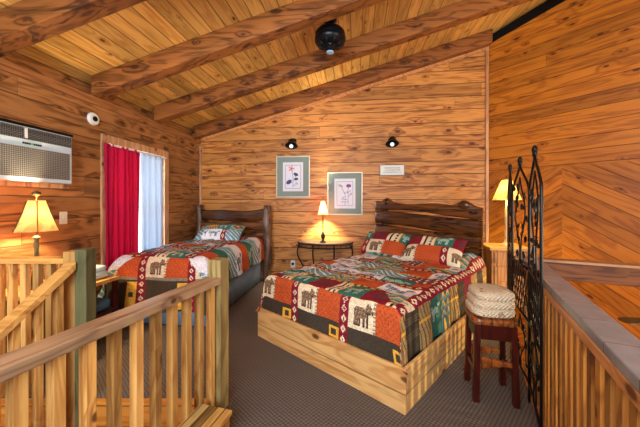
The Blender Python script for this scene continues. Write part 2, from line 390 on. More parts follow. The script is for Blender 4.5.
# rear wall behind the viewer: loft opening added for fill light, great room window
m = MB(); Yr = -1.6
def rw(x0, x1, z0, z1): m.box(x0, x1, Yr-.1, Yr, z0, z1)
rw(XL-.15, -2.0, ZB, 4.6); rw(-2.0, .8, ZB, 1.2); rw(-2.0, .8, 2.8, 4.6); rw(.8, 3.4, ZB, 4.6); rw(3.4, 6.6, 2.7, 4.6); rw(3.4, 6.6, ZB, -.9); rw(6.6, 8.3, ZB, 4.6)
struct(m.build('wall_rear', m_back, rz=TH))
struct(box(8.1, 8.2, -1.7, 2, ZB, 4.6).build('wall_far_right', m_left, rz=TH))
# window trim and sash on the left wall
w = bpy.data.objects.new('window_1', None); C.objects.link(w); w['kind'] = 'structure'; w.rotation_euler = (0, 0, TH)
m = MB(); t_ = .09
m.box(XL, XL+.022, wy0-t_, wy0, wz0-t_, wz1+t_); m.box(XL, XL+.022, wy1, wy1+t_, wz0-t_, wz1+t_)
m.box(XL, XL+.024, wy0, wy1, wz1, wz1+t_); m.box(XL, XL+.05, wy0-t_, wy1+t_, wz0-.04, wz0)
m.build('window_frame', m_trimv, w, bevel=.003)
m = MB(); xs = XL-.1
for z0, z1 in ((wz0, wz0+.05), (1.2, 1.26), (wz1-.05, wz1)): m.box(xs, xs+.04, wy0, wy1, z0, z1)
for a_, b_ in ((wy0, wy0+.05), (wy1-.05, wy1)): m.box(xs, xs+.04, a_, b_, wz0, wz1)
m.build('window_sash', m_white, w)
# ceiling beams
bl = ['nearest ceiling beam, crossing the top left corner', 'second ceiling beam, ending on the ledge beside the window', 'third ceiling beam, passing behind the black fan', 'last ceiling beam, running along the top of the back wall']
for i, yf in enumerate((1.94, 2.875, 3.83, D-.002)):
    w_ = .15
    m = MB(); a0, a1 = XL-.015, (3.55 if i < 3 else XC-.0)
    m.hull8([(a0, yf-w_, zb(a0)), (a1, yf-w_, zb(a1)), (a1, yf, zb(a1)), (a0, yf, zb(a0))], [(a0, yf-w_, zc(a0)-.002), (a1, yf-w_, zc(a1)-.002), (a1, yf, zc(a1)-.002), (a0, yf, zc(a0)-.002)])
    o = m.build('ceiling_beam', m_beam, rz=TH, bevel=.006); tag(o, 'rough brown '+bl[i], 'beam', 'sloping ceiling beams')
    o['kind'] = 'structure'
# light strip of trim under the last beam
m = MB(); m.hull8([(XL+.05, D-.03, zb(XL+.05)-.05), (XC-.05, D-.03, zb(XC-.05)-.05), (XC-.05, D-.001, zb(XC-.05)-.05), (XL+.05, D-.001, zb(XL+.05)-.05)], [(XL+.05, D-.03, zb(XL+.05)), (XC-.05, D-.03, zb(XC-.05)), (XC-.05, D-.001, zb(XC-.05)), (XL+.05, D-.001, zb(XL+.05))])
struct(m.build('trim_6', m_trim, rz=TH))
# ------------------------------------------------------------------ curtains
def curtain(name, y0, y1, z0, z1, n, amp, mat, label, xo):
    ny = 90; nz = 24; m = MB(); k0 = 0
    for j in range(nz+1):
        for i in range(ny+1):
            u = i/ny; v = j/nz
            ph = u*n*2*math.pi+.6*math.sin(3*v+u*5)
            m.v.append((XL+xo+amp*math.sin(ph)*(1-.45*v)+.01*math.sin(u*31), y0+(y1-y0)*u+.008*math.sin(ph*.5+v*4), z0+(z1-z0)*v))
    for j in range(nz):
        for i in range(ny):
            a_ = j*(ny+1)+i; m.f.append([a_, a_+1, a_+ny+2, a_+ny+1]); m.mi.append(0)
    o = m.build(name, mat, rz=TH, smooth=True)
    md = o.modifiers.new('s', 'SOLIDIFY'); md.thickness = .003
    tag(o, label, 'curtain'); return o
curtain('curtain', 2.82, 3.33, .34, 1.95, 7, .022, m_redcur, 'crimson red fabric curtain hanging over the left half of the window', .05)
curtain('sheer_curtain', 3.35, 3.77, .34, 1.94, 4, .026, m_whitecur, 'pale white sheer curtain over the right half of the window', .05)
m = MB().tube([(XL+.05, wy0+.0, 1.94), (XL+.05, wy1-.0, 1.94)], .009)
tag(m.build('curtain_rod', m_white, rz=TH), 'slim white curtain rod across the top of the window', 'curtain rod')
# ------------------------------------------------------------------ wall fittings
ac = thing('air_conditioner', 'white window air conditioner mounted in the left wall', 'air conditioner', RM(XL, 2.06, 1.475), TH)
ah, al = .44, .70
box(0, .11, -al/2, al/2, 0, ah).build('casing', m_acw, ac, bevel=.012)
box(.0, .108, -al/2-.01, al/2+.01, ah, ah+.022).build('top_cover', m_iron, ac, bevel=.004)
box(.11, .116, -al/2+.03, al/2-.03, .035, .275).build('intake_grille', m_gr, ac)
box(.11, .116, -al/2+.03, al/2-.015, .335, .43).build('outlet_vent', m_gr, ac)
m = MB()
for k in range(7): m.box(.116, .12, -al/2+.03, al/2-.015, .345+k*.012, .348+k*.012)
m.build('louvre', m_iron, ac)
box(.116, .121, -.05, -.03, .345, .425).build('vent_knob', m_white, ac)
for k in range(4):
    for y0_ in (-.06, .022): box(.11, .1135, y0_+k*.0155, y0_+k*.0155+.0115, .298, .312).build('logo_letter', m_iron, ac)
MB().ell((.112, .010, .305), (.003, .010, .010)).build('logo_mark', plain('logo_green', (90, 170, 50)), ac)
m = MB(); m.box(0, .02, al/2, al/2+.05, -.04, ah+.02); m.box(0, .02, -al/2, al/2+.05, -.04, 0)
m.build('surround_trim', m_trimv, ac)
det = thing('smoke_detector', 'small round white detector on the left wall near the window', 'smoke detector', RM(XL, 2.73, 2.18), TH)
m = MB().lathe([(.066, 0), (.066, .012), (.055, .026), (.034, .028)], 28)
o = m.build('detector_body', m_white, det, smooth=False); o.rotation_euler = (0, math.pi/2, 0)
o = MB().lathe([(.027, .02), (.027, .034), (.018, .036)], 20).build('detector_sensor', m_iron, det); o.rotation_euler = (0, math.pi/2, 0)
lp = thing('light_switch', 'white switch plate on left wall behind the panelled lamp', 'light switch', RM(XL, 2.42, 1.16), TH)
box(0, .008, -.035, .035, -.058, .058).build('switch_plate', m_white, lp, bevel=.003)
box(.008, .016, -.006, .006, -.012, .012).build('switch_toggle', m_white, lp)
# points on the back wall seen at a pixel
def onback(px, py, off=0):
    k = (px-320)/F; z = (D-off)/(ct*1+(-st)*k) if False else None
    # ray (k,1): room Y = -sin(TH)*x... solve
    y = -st*k+ct*1; s_ = (D-off)/y; X = (ct*k+st)*s_
    return X, CH-(py-203)*s_/F, s_
def oncoord(px, py, off=0):
    X, Z, s_ = onback(px, py, off); return RM(X, D-off, Z)
def picture(p0, p1, label, art, tilt=0):
    X0, Z0, _ = onback(p0[0], p0[1]); X1, Z1, _ = onback(p1[0], p1[1])
    w_ = X1-X0; h_ = Z0-Z1; cx_ = (X0+X1)/2; cz = (Z0+Z1)/2
    r = thing('framed_picture', label, 'picture', RM(cx_, D, cz), TH, 'framed flower prints')
    f = .018; m = MB(); a_, b_ = w_/2, h_/2
    m.box(-a_, a_, -.03, 0, b_-f, b_); m.box(-a_, a_, -.03, 0, -b_, -b_+f); m.box(-a_, -a_+f, -.03, 0, -b_+f, b_-f); m.box(a_-f, a_, -.03, 0, -b_+f, b_-f)
    m.build('frame', plain('silver_frame', (205, 196, 176), .35, .3), r, bevel=.003)
    box(-a_+f, a_-f, -.012, -.002, -b_+f, b_-f).build('mat_board', plain('sage_mat', (134, 152, 146), .7), r)
    mw, mh = a_*.60, b_*.70
    nx, ny = 90, 120
    u, v = np.meshgrid((np.arange(nx)+.5)/nx, (np.arange(ny)+.5)/ny)
    col = np.zeros((ny, nx, 3))+np.array([226, 230, 244.])
    bd = (np.minimum(np.abs(u-.12), np.abs(u-.88)) < .008) & (v > .1) & (v < .9) | (np.minimum(np.abs(v-.1), np.abs(v-.9)) < .006) & (u > .12) & (u < .88)
    col[bd] = (160, 160, 175); art(u, v, col)
    gx, gz = np.meshgrid(np.linspace(-mw, mw, nx+1), np.linspace(-mh, mh, ny+1))
    P = np.stack([gx, np.full_like(gx, -.0135), gz], -1)
    grid('print', nx, ny, P, col, m_print, r)
def E(u, v, c, r, a=0):
    dx, dy = u-c[0], (v-c[1])*1.3; ca, sa = math.cos(a), math.sin(a)
    return ((dx*ca+dy*sa)/r[0])**2+((-dx*sa+dy*ca)/r[1])**2 < 1
def seg(u, v, p, q, w_):
    px_, py_ = u-p[0], (v-p[1])*1.3; qx, qy = q[0]-p[0], (q[1]-p[1])*1.3
    t = np.clip((px_*qx+py_*qy)/(qx*qx+qy*qy), 0, 1); return (px_-t*qx)**2+(py_-t*qy)**2 < w_*w_
def art1(u, v, c):
    for p, q in (((.5, .15), (.5, .5)), ((.5, .5), (.42, .78)), ((.5, .35), (.66, .55)), ((.45, .3), (.33, .28)), ((.5, .2), (.62, .22))): c[seg(u, v, p, q, .011)] = (110, 120, 170)
    for k in range(5):
        a_ = k*1.257; c[E(u, v, (.42+.085*math.cos(a_), .78+.065*math.sin(a_)), (.075, .03), a_)] = (214, 130, 150)
    c[E(u, v, (.42, .78), (.03, .03))] = (180, 70, 80)
    for p, r_, a_ in (((.3, .32), (.15, .09), .5), ((.64, .58), (.12, .07), -.4), ((.66, .42), (.1, .06), .2)): c[E(u, v, p, r_, a_)] = (62, 70, 130)
    c[E(u, v, (.68, .27), (.07, .06))] = (190, 190, 214)
def art2(u, v, c):
    for p, q in (((.66, .15), (.66, .72)), ((.5, .12), (.52, .45)), ((.52, .45), (.35, .7)), ((.66, .4), (.82, .48)), ((.6, .3), (.35, .3)), ((.66, .25), (.5, .2)), ((.6, .5), (.78, .6))): c[seg(u, v, p, q, .012)] = (138, 140, 176)
    c[E(u, v, (.68, .76), (.12, .075))] = (136, 64, 132); c[E(u, v, (.3, .76), (.12, .055), -.4)] = (166, 180, 170)
    for p in ((.5, .52), (.78, .5), (.42, .36), (.4, .22), (.62, .56)): c[E(u, v, p, (.06, .03), .6)] = (176, 170, 200)
picture((276.5, 156.5), (310, 197.5), 'silver framed flower print, left and higher of the pair', art1)
picture((327.5, 172.5), (362.5, 215), 'silver framed flower print with purple bloom, right of the bell lamp', art2)
X0, Z0, _ = onback(379.5, 165); X1, Z1, _ = onback(404.5, 175.5)
sg = thing('wall_sign', 'small white sign with three dark text lines on the back wall', 'sign', RM((X0+X1)/2, D, (Z0+Z1)/2), TH)
a_, b_ = (X1-X0)/2, (Z0-Z1)/2
box(-a_, a_, -.018, 0, -b_, b_).build('sign_frame', plain('grey_sign_edge', (120, 124, 120), .5), sg, bevel=.002)
box(-a_+.012, a_-.012, -.021, -.017, -b_+.01, b_-.01).build('sign_face', plain('sign_white', (232, 236, 232), .5), sg)
m = MB(); random.seed(3)
for row, (zz, hw) in enumerate(((.035, .12), (.0, .125), (-.035, .145))):
    x = -hw
    while x < hw:                                   # letters too small to read in the photograph: illegible strokes
        if random.random() < .17: x += .010; continue
        k = random.randrange(4); hh = .009
        m.box(x, x+.0022, -.023, -.0205, zz-hh, zz+hh)
        if k in (0, 1): m.box(x, x+.008, -.023, -.0205, zz+hh-.003, zz+hh)
        if k in (1, 2): m.box(x, x+.008, -.023, -.0205, zz-hh, zz-hh+.003)
        if k != 2: m.box(x+.006, x+.008, -.023, -.0205, zz-hh, zz+hh)
        x += .0125
m.build('sign_text', plain('sign_ink', (58, 62, 66), .6), sg)
m = MB().tube([(-a_*.5, -.006, b_), (0, -.006, b_+.028), (a_*.5, -.006, b_)], .0015, 5); m.build('hanging_wire', m_iron, sg)
for px, py, lb in ((291.5, 143.5, 'black bell wall light above the left framed print'), (392, 141.5, 'black bell wall light above the small white sign')):
    X, Z, _ = onback(px, py, .09)
    r = thing('wall_light', lb, 'wall light', RM(X, D, Z), TH, 'black bell wall lights'); r.scale = (1.25, 1.1, 1.25)
    o = MB().lathe([(.035, 0), (.035, .014), (.02, .022)], 20).build('back_plate', m_iron2, r); o.rotation_euler = (math.pi/2, 0, 0); o.location = (.02, 0, .045)
    MB().tube([(.02, 0, .045), (.02, -.05, .07), (.012, -.08, .06), (0, -.09, .045)], .008).build('arm', m_iron2, r, smooth=True)
    o = MB().lathe([(.085, -.035), (.075, -.025), (.058, -.005), (.048, .03), (.035, .055), (.012, .065)], 24, caps=False).build('bell_shade', m_iron2, r, smooth=True)
    o.location = (0, -.09, 0); o.rotation_euler = (math.radians(-22), 0, 0); o.modifiers.new('s', 'SOLIDIFY').thickness = .004
    o = MB().ell((0, -.012, -.04), (.026, .026, .026)).build('bulb', m_glass, r, smooth=True); o.location = (0, -.09, 0)
# outlet
X, Z, _ = onback(293, 264)
r = thing('wall_outlet', 'white wall outlet low on the back wall under the half-round table', 'outlet', RM(X, D, Z), TH)
box(-.04, .04, -.008, 0, -.062, .062).build('outlet_plate', m_white, r, bevel=.003)
m = MB(); m.box(-.02, .02, -.03, -.008, -.012, .026); m.build('plug', m_iron, r)
# ------------------------------------------------------------------ ceiling fan
P_ = RM(-.27, 3.15); zt = zc(-.27)
r = thing('ceiling_fan', 'black ceiling fan motor hung between two ceiling beams', 'ceiling fan', (P_.x, P_.y, zt-.33), 0)
MB().lathe([(.0, .36), (.072, .36), (.076, .33), (.07, .29), (.035, .262)], 28).build('canopy', m_iron2, r, smooth=True)
MB().lathe([(.034, .28), (.034, .17)], 20).build('downrod', m_iron2, r, smooth=True)
MB().lathe([(.03, .215), (.075, .205), (.135, .19), (.16, .165), (.165, .13), (.163, .11)], 36, caps=False).build('motor_cover', m_iron2, r, smooth=True)
MB().lathe([(.165, .112), (.169, .108), (.169, .072), (.158, .06), (.15, .04), (.12, .022), (.1, .015)], 36, caps=False).build('motor_housing', m_iron2, r, smooth=True)
m = MB()
for k in range(10):
    a_ = k*math.pi/5; m.box(-.001, .001, 0, 0, 0, 0) if False else None
    c_, s_ = math.cos(a_), math.sin(a_); m.tube([(.15*c_, .15*s_, .045), (.10*c_, .10*s_, .012), (.06*c_, .06*s_, .0)], .008, 6)
m.build('blade_bracket', m_iron2, r, smooth=True)
MB().lathe([(.1, .018), (.07, -.0), (.06, -.025), (.044, -.04)], 28).build('switch_housing', m_iron2, r, smooth=True)
MB().lathe([(.042, -.036), (.042, -.048), (.03, -.052)], 24).build('end_cap', plain('pale_blue_cap', (150, 190, 220), .3, emit=.15), r, smooth=True)
# fan in the open room below: only a blade tip enters the picture
r = thing('lower_ceiling_fan', 'fan beyond the slate-capped railing, brown blade tip at right edge', 'ceiling fan', (3.22, 2.42, .27), 0)
MB().lathe([(.02, 0.02), (.1, .03), (.13, .08), (.12, .14), (.04, .17)], 24).build('motor_housing', m_brass, r, smooth=True)
MB().tube([(0, 0, .16), (0, 0, 3.9)], .015).build('downrod', m_brass, r)
for k in range(3):
    a_ = math.pi*.985+k*math.pi*2/3
    m = MB(); n = 10; top = []; 
    prof = [(.12, .03), (.22, .05), (.45, .065), (.6, .068), (.655, .055), (.675, .025)]
    pl = [(x, -y) for x, y in prof]+[(x, y) for x, y in reversed(prof)]
    m.prism(pl, .03, .04); m.build('blade', plain('olive_blade', (58, 46, 22), .4), r).rotation_euler = (math.radians(0), 0, a_)
# ------------------------------------------------------------------ stairs, rails
def hb(name, pts_local, mat, parent): pass
st_ = thing('staircase', 'pine stairs dropping away below the near handrails', 'stairs', (-1.2, 1.9, 0), 0)
for k in range(6):
    z_ = -.19*(k+1)-.0
    box(-.42, .42, -.26*(k+1), -.26*k+.02, z_-.035, z_).build('tread', m_well, st_, bevel=.004)
    box(-.42, .42, -.26*(k+1)+.0, -.26*(k+1)+.02, z_-.19, z_-.035).build('riser', m_well, st_)
# near level rail, running toward the viewer from the newel
Hr = .84
r = thing('stair_railing', 'pine railing beside the stairs, running from newel post toward the viewer', 'railing', h0, HA)
# local: -y runs toward viewer
box(-.045, .045, -.05, .04, -.14, .945).build('newel_post', pine('mixed_newel', 'z', 'x', None, (162, 146, 96), (98, 84, 52), .4, tint=.3), r, bevel=.003)
box(-.055, .05, -1.95, -.05, Hr-.04, Hr).build('handrail', m_rail, r, bevel=.005)
for k in range(17):
    y = -.085-.103*k
    MB().hull8([(-.02, y-.019, -.24), (.018, y-.019, -.24), (.018, y+.019, -.24), (-.02, y+.019, -.24)], [(-.02, y-.019, Hr-.04), (.018, y-.019, Hr-.04), (.018, y+.019, Hr-.04), (-.02, y+.019, Hr-.04)]).build('baluster', m_post, r, bevel=.002)
# far newel pair, descending rail, and the level rail to the wall
r2 = thing('stair_railing', 'yellow pine railing with green newel post, left of the stairs', 'railing', (-1.56, 1.9, 0), 0)
box(-.015, .06, -.04, .045, -.24, 1.0).build('newel_post', m_green, r2, bevel=.003)
box(-.10, -.02, -.03, .045, -.24, .985).build('newel_post', m_post, r2, bevel=.003)
box(-1.05, -.10, .0, .085, .90, .935).build('handrail', m_rail_y, r2, bevel=.004)
for k in range(10):
    x = -.155-.085*k
    box(x-.019, x+.019, .02, .058, -.2, .90).build('baluster', m_post, r2, bevel=.002)
A0 = Vector((-.03, -.045, .925)); dn = Vector((-.266, -.964, 0)).normalized(); sl = .80
def dp(t, o_=0, h=0): return Vector((A0.x+dn.x*t+dn.y*o_*-1, A0.y+dn.y*t+dn.x*o_, A0.z-sl*t+h))
m = MB(); T = 1.15; a_ = .042
side = Vector((-dn.y, dn.x, 0))
q = lambda t, s_, h: tuple(A0+dn*t+side*s_+Vector((0, 0, -sl*t+h)))
m.hull8([q(0, -a_, -.05), q(0, a_, -.05), q(T, a_, -.05), q(T, -a_, -.05)], [q(0, -a_, 0), q(0, a_, 0), q(T, a_, 0), q(T, -a_, 0)])
m.build('sloping_handrail', m_rail_y, r2, bevel=.004)
for k in range(9):
    t = .075+.105*k
    b0 = [q(t-.019, -.019, 0), q(t-.019, .019, 0), q(t+.019, .019, 0), q(t+.019, -.019, 0)]
    m = MB(); m.hull8([(p[0], p[1], A0.z-sl*t-1.15) for p in b0], [(p[0], p[1], p[2]-.045) for p in b0]); m.build('baluster', m_post, r2, bevel=.002)
# low plank box by the newel
r = thing('step_box', 'low striped plank box on the carpet in front of the newel post', 'wooden box', h0+Vector((.0, 0, 0)), HA)
box(.022, .222, -.80, -.20, .135, .16).build('plank_top', m_box, r, bevel=.003)
box(.03, .212, -.79, -.21, 0, .135).build('box_body', m_night, r, bevel=.003)
# ------------------------------------------------------------------ right railing
rr = thing('loft_railing', 'railing with slate tiled cap at the right, overlooking the open room', 'railing', r0, RA)
L0, L1 = -1.3, 1.77
box(-.0, .105, L0, L1, .84, .88).build('rail_cap', m_cap, rr, bevel=.006)
box(-.0, .105, L0, L1, .80, .84).build('top_rail', m_trim, rr, bevel=.003)
box(.01, .095, L0, L1, .0, .06).build('bottom_rail', m_trim, rr, bevel=.003)
k = 0; y = L0+.05
while y < L1-.02:
    box(.015, .055, y-.022, y+.022, .06, .80).build('baluster', m_postd, rr, bevel=.002); y += .078
# cross beam from the end of the railing
bd = Vector((.48, -.24, 0)).normalized(); BA = math.atan2(bd.y, bd.x)
m_beamd = pine('dark_beam_wood', 'x', 'z', None, (124, 74, 34), (60, 32, 12), .4, rough=.5)
r = thing('cross_beam', 'long brown timber rail crossing the open room from the loft railing', 'beam', rend, BA)
box(-.05, 3.2, -.04, .06, .735, .86).build('timber', m_beamd, r, bevel=.005)
box(-.05, 3.2, -.045, .065, .86, .878).build('timber_cap', m_capb, r, bevel=.003)
tag(box(.16, .26, -.02, .02, .0, .022).build('metal_bracket', plain('bracket_white', (220, 200, 170), .4), None, loc=rend+Vector((.03, -.14, .88)), rz=RA+1.2), 'small pale metal piece lying on the end of the slate cap', 'bracket') if False else None
# ------------------------------------------------------------------ quilt painting
PAL = dict(o=(186, 84, 42), m=(128, 22, 44), g=(52, 104, 92), c=(222, 208, 176), y=(222, 170, 62), b=(64, 56, 46), t=(104, 152, 160), w=(224, 224, 232), k=(30, 28, 30), p=(110, 70, 96), gr=(132, 126, 112))
def bear(x, y):
    s_ = ((x-.45)/.27)**2+((y-.56)/.19)**2 < 1
    s_ |= ((x-.76)/.13)**2+((y-.70)/.13)**2 < 1
    s_ |= ((x-.88)/.07)**2+((y-.64)/.055)**2 < 1
    s_ |= ((x-.70)/.04)**2+((y-.84)/.05)**2 < 1
    for cx_ in (.26, .38, .58, .70): s_ |= (np.abs(x-cx_) < .055) & (y > .14) & (y < .55)
    return s_
def wolf(x, y):
    s_ = ((x-.45)/.28)**2+((y-.55)/.13)**2 < 1
    s_ |= ((x-.78)/.12)**2+((y-.72)/.09)**2 < 1
    s_ |= (np.abs(x-.13) < .04) & (y > .4) & (y < .75)
    for cx_ in (.24, .34, .6, .68): s_ |= (np.abs(x-cx_) < .035) & (y > .15) & (y < .5)
    return s_
def leaf(x, y):
    s_ = np.zeros_like(x, bool)
    for cx_, cy_, a_ in ((.3, .6, .6), (.55, .45, -.5), (.75, .62, .9), (.5, .75, 0), (.35, .35, 1.2)):
        dx, dy = x-cx_, y-cy_; ca, sa = math.cos(a_), math.sin(a_)
        s_ |= ((dx*ca+dy*sa)/.15)**2+((-dx*sa+dy*ca)/.06)**2 < 1
    return s_
def setm(col, m_, c): col[m_] = PAL[c] if isinstance(c, str) else c
def paint_cell(col, M_, x, y, kind):
    """fill region M_ with one patch; x,y in 0..1"""
    if kind == 'orange': setm(col, M_, 'o'); setm(col, M_ & ((np.sin(x*34)*np.sin(y*30)) > .55), (168, 66, 30))
    elif kind == 'bear': setm(col, M_, 'c'); setm(col, M_ & bear(x, y), (112, 88, 68)); setm(col, M_ & bear(x+.0, y) & (np.sin(x*60+y*30)*np.sin(y*50) > .3), (160, 134, 106)); setm(col, M_ & bear(x, y) & ~bear(x+.035, y-.03), (58, 42, 36)); setm(col, M_ & (x > .92) & (np.sin(y*50) > 0), 'gr')
    elif kind == 'green': setm(col, M_, 'g'); w_ = wolf(x, y); setm(col, M_ & w_, (176, 206, 194)); setm(col, M_ & w_ & (np.sin(x*60-y*40) > .3), (92, 138, 124))
    elif kind == 'maroon': setm(col, M_, 'm'); setm(col, M_ & leaf(x, y), (70, 60, 58))
    elif kind == 'stripe':
        setm(col, M_, 'c'); setm(col, M_ & (np.abs(x-.3) < .07), 'k'); setm(col, M_ & (np.abs(x-.7) < .07) & (np.sin(y*26) > -.4), 'k'); setm(col, M_ & (x > .92), 'y')
    elif kind == 'white': setm(col, M_, 'w'); w_ = wolf(x, y); setm(col, M_ & w_, (96, 110, 124)); setm(col, M_ & w_ & (np.sin(x*60) > .3), (160, 168, 176))
    elif kind == 'diamond':
        setm(col, M_, 't'); d_ = np.abs(x-.5)+np.abs(y-.5)
        setm(col, M_ & (d_ < .46), 'y'); setm(col, M_ & (d_ < .38), 'g'); setm(col, M_ & (d_ < .2), 'o'); setm(col, M_ & (d_ < .1), 'c')
    elif kind == 'zig':
        setm(col, M_, (84, 112, 108)); z_ = (y+.5*np.abs(((x*2) % 1)-.5)) % .34
        setm(col, M_ & (z_ < .09), 'y'); setm(col, M_ & (z_ > .2), 't')
    elif kind == 'plaid':
        setm(col, M_, 'p'); setm(col, M_ & (np.sin(x*28) > .2), 'c'); setm(col, M_ & (np.sin(y*28) > .3), 'm'); setm(col, M_ & (np.sin(y*28+1.4) > .8), 'k')
    elif kind == 'brown': setm(col, M_, 'b'); setm(col, M_ & (np.sin(y*60) > .6), (92, 82, 66))
    elif kind == 'tan':
        setm(col, M_, (168, 140, 92)); setm(col, M_ & (np.abs(((x*2+y) % .5)-.25) < .06), (86, 66, 44)); setm(col, M_ & (np.abs(y-.5) < .06), 'y')
    elif kind == 'teal': setm(col, M_, 't'); setm(col, M_ & (np.abs(((x+y)*3) % 1-.5) < .12), 'w')
def strip_diamond(col, M_, x, y):      # maroon strip with pale diamonds; y repeats
    setm(col, M_, 'm'); d_ = np.abs(x-.5)*1.3+np.abs((y % 1)-.5); setm(col, M_ & (d_ < .38), 'c'); setm(col, M_ & (d_ < .16), 'm')
def rowpat(col, M_, a, b, hem=.36, s0=0, g0=0):
    """border rows. a along the hem, b distance in from the hem"""
    per = .55; fold = hem
    u = (a-s0) % per
    dark = M_ & (b < hem-.26); setm(col, dark, 'b')
    yq = dark & (u > .13) & (u < .235); setm(col, yq & (b > .02), 'y'); setm(col, yq & (np.abs(u-.182) < .026) & (np.abs(b-(hem-.26)/2-.01) < .026), 'b')
    gr_ = M_ & (b >= hem-.26) & (b < hem-.215); setm(col, gr_, 'gr'); setm(col, gr_ & (np.sin(b*700) > .2), 'b')
    y_ = (b-(hem-.215))/.215; mid = M_ & (b >= hem-.215) & (b < hem)
    paint_cell(col, mid & (u < .235), u/.235, y_, 'orange')
    paint_cell(col, mid & (u >= .325), (u-.325)/.225, y_, 'bear')
    strip_diamond(col, M_ & (b < hem) & (u >= .235) & (u < .325), (u-.235)/.09, b/.075)
    top = M_ & (b >= hem) & (b < hem+.24); y_ = (b-hem)/.24; ug = (a-g0) % per
    paint_cell(col, top & (ug < .21), ug/.21, y_, 'green'); paint_cell(col, top & (ug >= .21) & (ug < .42), (ug-.21)/.21, y_, 'maroon'); paint_cell(col, top & (ug >= .42), (ug-.42)/.13, y_, 'stripe')
    ln = M_ & (b >= hem+.24) & (b < hem+.265); setm(col, ln, 'y'); setm(col, ln & (np.sin(a*90) > .3), 'b')
KINDS = ['zig', 'white', 'orange', 'green', 'plaid', 'diamond', 'teal', 'white', 'orange', 'teal', 'green', 'zig', 'white', 'plaid']
def quilt_cols(s_, t_, Wt, hem, s0, g0, seed=0, sh=None):
    col = np.zeros(s_.shape+(3,)); allm = np.ones(s_.shape, bool)
    cw = .29; ch = .21; t0_ = t_; t_ = t_+.04*np.abs(((s_/.29+.25) % 1)-.5)*2-.02
    iy = np.floor((t_-hem-.265)/ch).astype(int); off = (iy % 2)*.13
    ix = np.floor((s_+off+4)/cw).astype(int)
    xx = (s_+off+4)/cw-ix; yy = (t_-hem-.265)/ch-iy
    t_ = t0_
    hsh = (ix*5+iy*3+seed+(ix*iy)%3) % len(KINDS)
    for k, kd in enumerate(KINDS): paint_cell(col, allm & (hsh == k), xx, yy, kd)
    sd = (iy % 3 == 2); 
    e = sh-np.abs(s_) if sh is not None else Wt/2-np.abs(s_)
    strip = (yy < .32) & (iy % 3 == 1); strip_diamond(col, strip, yy/.32, s_/.07)
    thin = (yy > .93) & (iy % 2 == 0); setm(col, thin, 'y')
    side = (e < hem+.05) & (e < t_)
    rowpat(col, side, t_, e, hem, .12, .05)
    SK = ['maroon', 'tan', 'brown', 'tan', 'green', 'zig', 'tan', 'brown']; ci = np.floor(t_/.2).astype(int); cx2 = t_/.2-ci; cy2 = (e-.1)/.2
    low = side & (e < hem-.05) & (seed == 2)
    if seed != 2: SK = ['green', 'teal', 'white', 'orange']; low = side & (e < hem-.02); cy2 = e/(hem*.6)
    for k, kd in enumerate(SK): paint_cell(col, low & (ci % len(SK) == k), cx2, np.clip(cy2, 0, 1), kd)
    strip_diamond(col, side & (e >= hem-.05) & (t_ > .55), (e-hem+.05)/.1, t_/.08)
    foot = (t_ < hem+.265) & (t_ <= e+.0001)
    rowpat(col, foot, s_, t_, hem, s0, g0)
    # woven shading of thread: fine two-tone mix
    rng = np.random.RandomState(1); col *= (0.9+.2*rng.rand(*s_.shape))[..., None]
    return np.clip(col, 0, 255)
def quilt(name, parent, Wm, Lm, ztop, hang_s, hang_f, s0, g0, seed, bumpv, zmin, res=.0095, rr_=.07, flare=.02, bumpx=None):
    """local frame: x across (centre 0), y from foot 0 to head Lm"""
    half = Wm/2
    arc = rr_*math.pi/2
    tot_s = half-rr_+arc+hang_s-rr_; tot_f = Lm-rr_+arc+hang_f-rr_
    nx = int(2*tot_s/res); ny = int(tot_f/res)
    S_, T_ = np.meshgrid(np.linspace(-tot_s, tot_s, nx+1), np.linspace(0, tot_f, ny+1))
    def prof(d):                                      # d = distance beyond the start of the fold
        d = np.maximum(d, 0); th = np.minimum(d/rr_, math.pi/2)
        out = rr_*np.sin(th); dz = rr_*(1-np.cos(th))+np.maximum(d-arc, 0); return out, dz
    ds = np.abs(S_)-(half-rr_); df = (tot_f-(Lm-rr_))-T_   # beyond the side fold / the foot fold
    os_, zs_ = prof(ds); of_, zf_ = prof(df)
    x = np.where(ds > 0, np.sign(S_)*(half-rr_+os_), S_); y = np.where(df > 0, rr_-of_, T_-(tot_f-(Lm-rr_))+rr_)
    dz = np.sqrt(zs_**2+zf_**2)
    both = (zs_ > rr_) & (zf_ > rr_)
    k = np.clip(np.minimum(zs_, zf_)-rr_*.4, 0, 1)    # corner falls in a soft fold
    x = x+np.sign(S_)*k*.12; y = y-k*.12
    fl = np.clip(dz-.1, 0, 1)*flare/.3
    x = x+np.sign(S_)*np.where(ds > 0, fl, 0)*(1+.7*np.sin(T_*17+seed)); y = y-np.where(df > 0, fl, 0)*(1+.7*np.sin(S_*15+1+seed))
    z = ztop-dz
    wr = .006*np.sin(S_*9+T_*5+seed)+.005*np.sin(T_*23-S_*11)+.003*np.sin(S_*41+T_*37)
    z = z+wr*np.clip(1-dz/.1, 0, 1)
    z = z+bumpv*np.clip((y-(Lm-.46))/.16, 0, 1)*np.clip((half-.02-np.abs(x))/.12, 0, 1)**.6
    if zmin is not None: z = np.maximum(z, zmin+.01*np.sin(S_*20))
    Sc = (S_[:-1, :-1]+S_[1:, 1:])/2; Tc = (T_[:-1, :-1]+T_[1:, 1:])/2
    col = quilt_cols(Sc, Tc, 2*tot_s, hang_f, s0, g0, seed, tot_s)
    o = grid(name, nx, ny, np.stack([x, y, z], -1), col, m_quilt, parent)
    return o
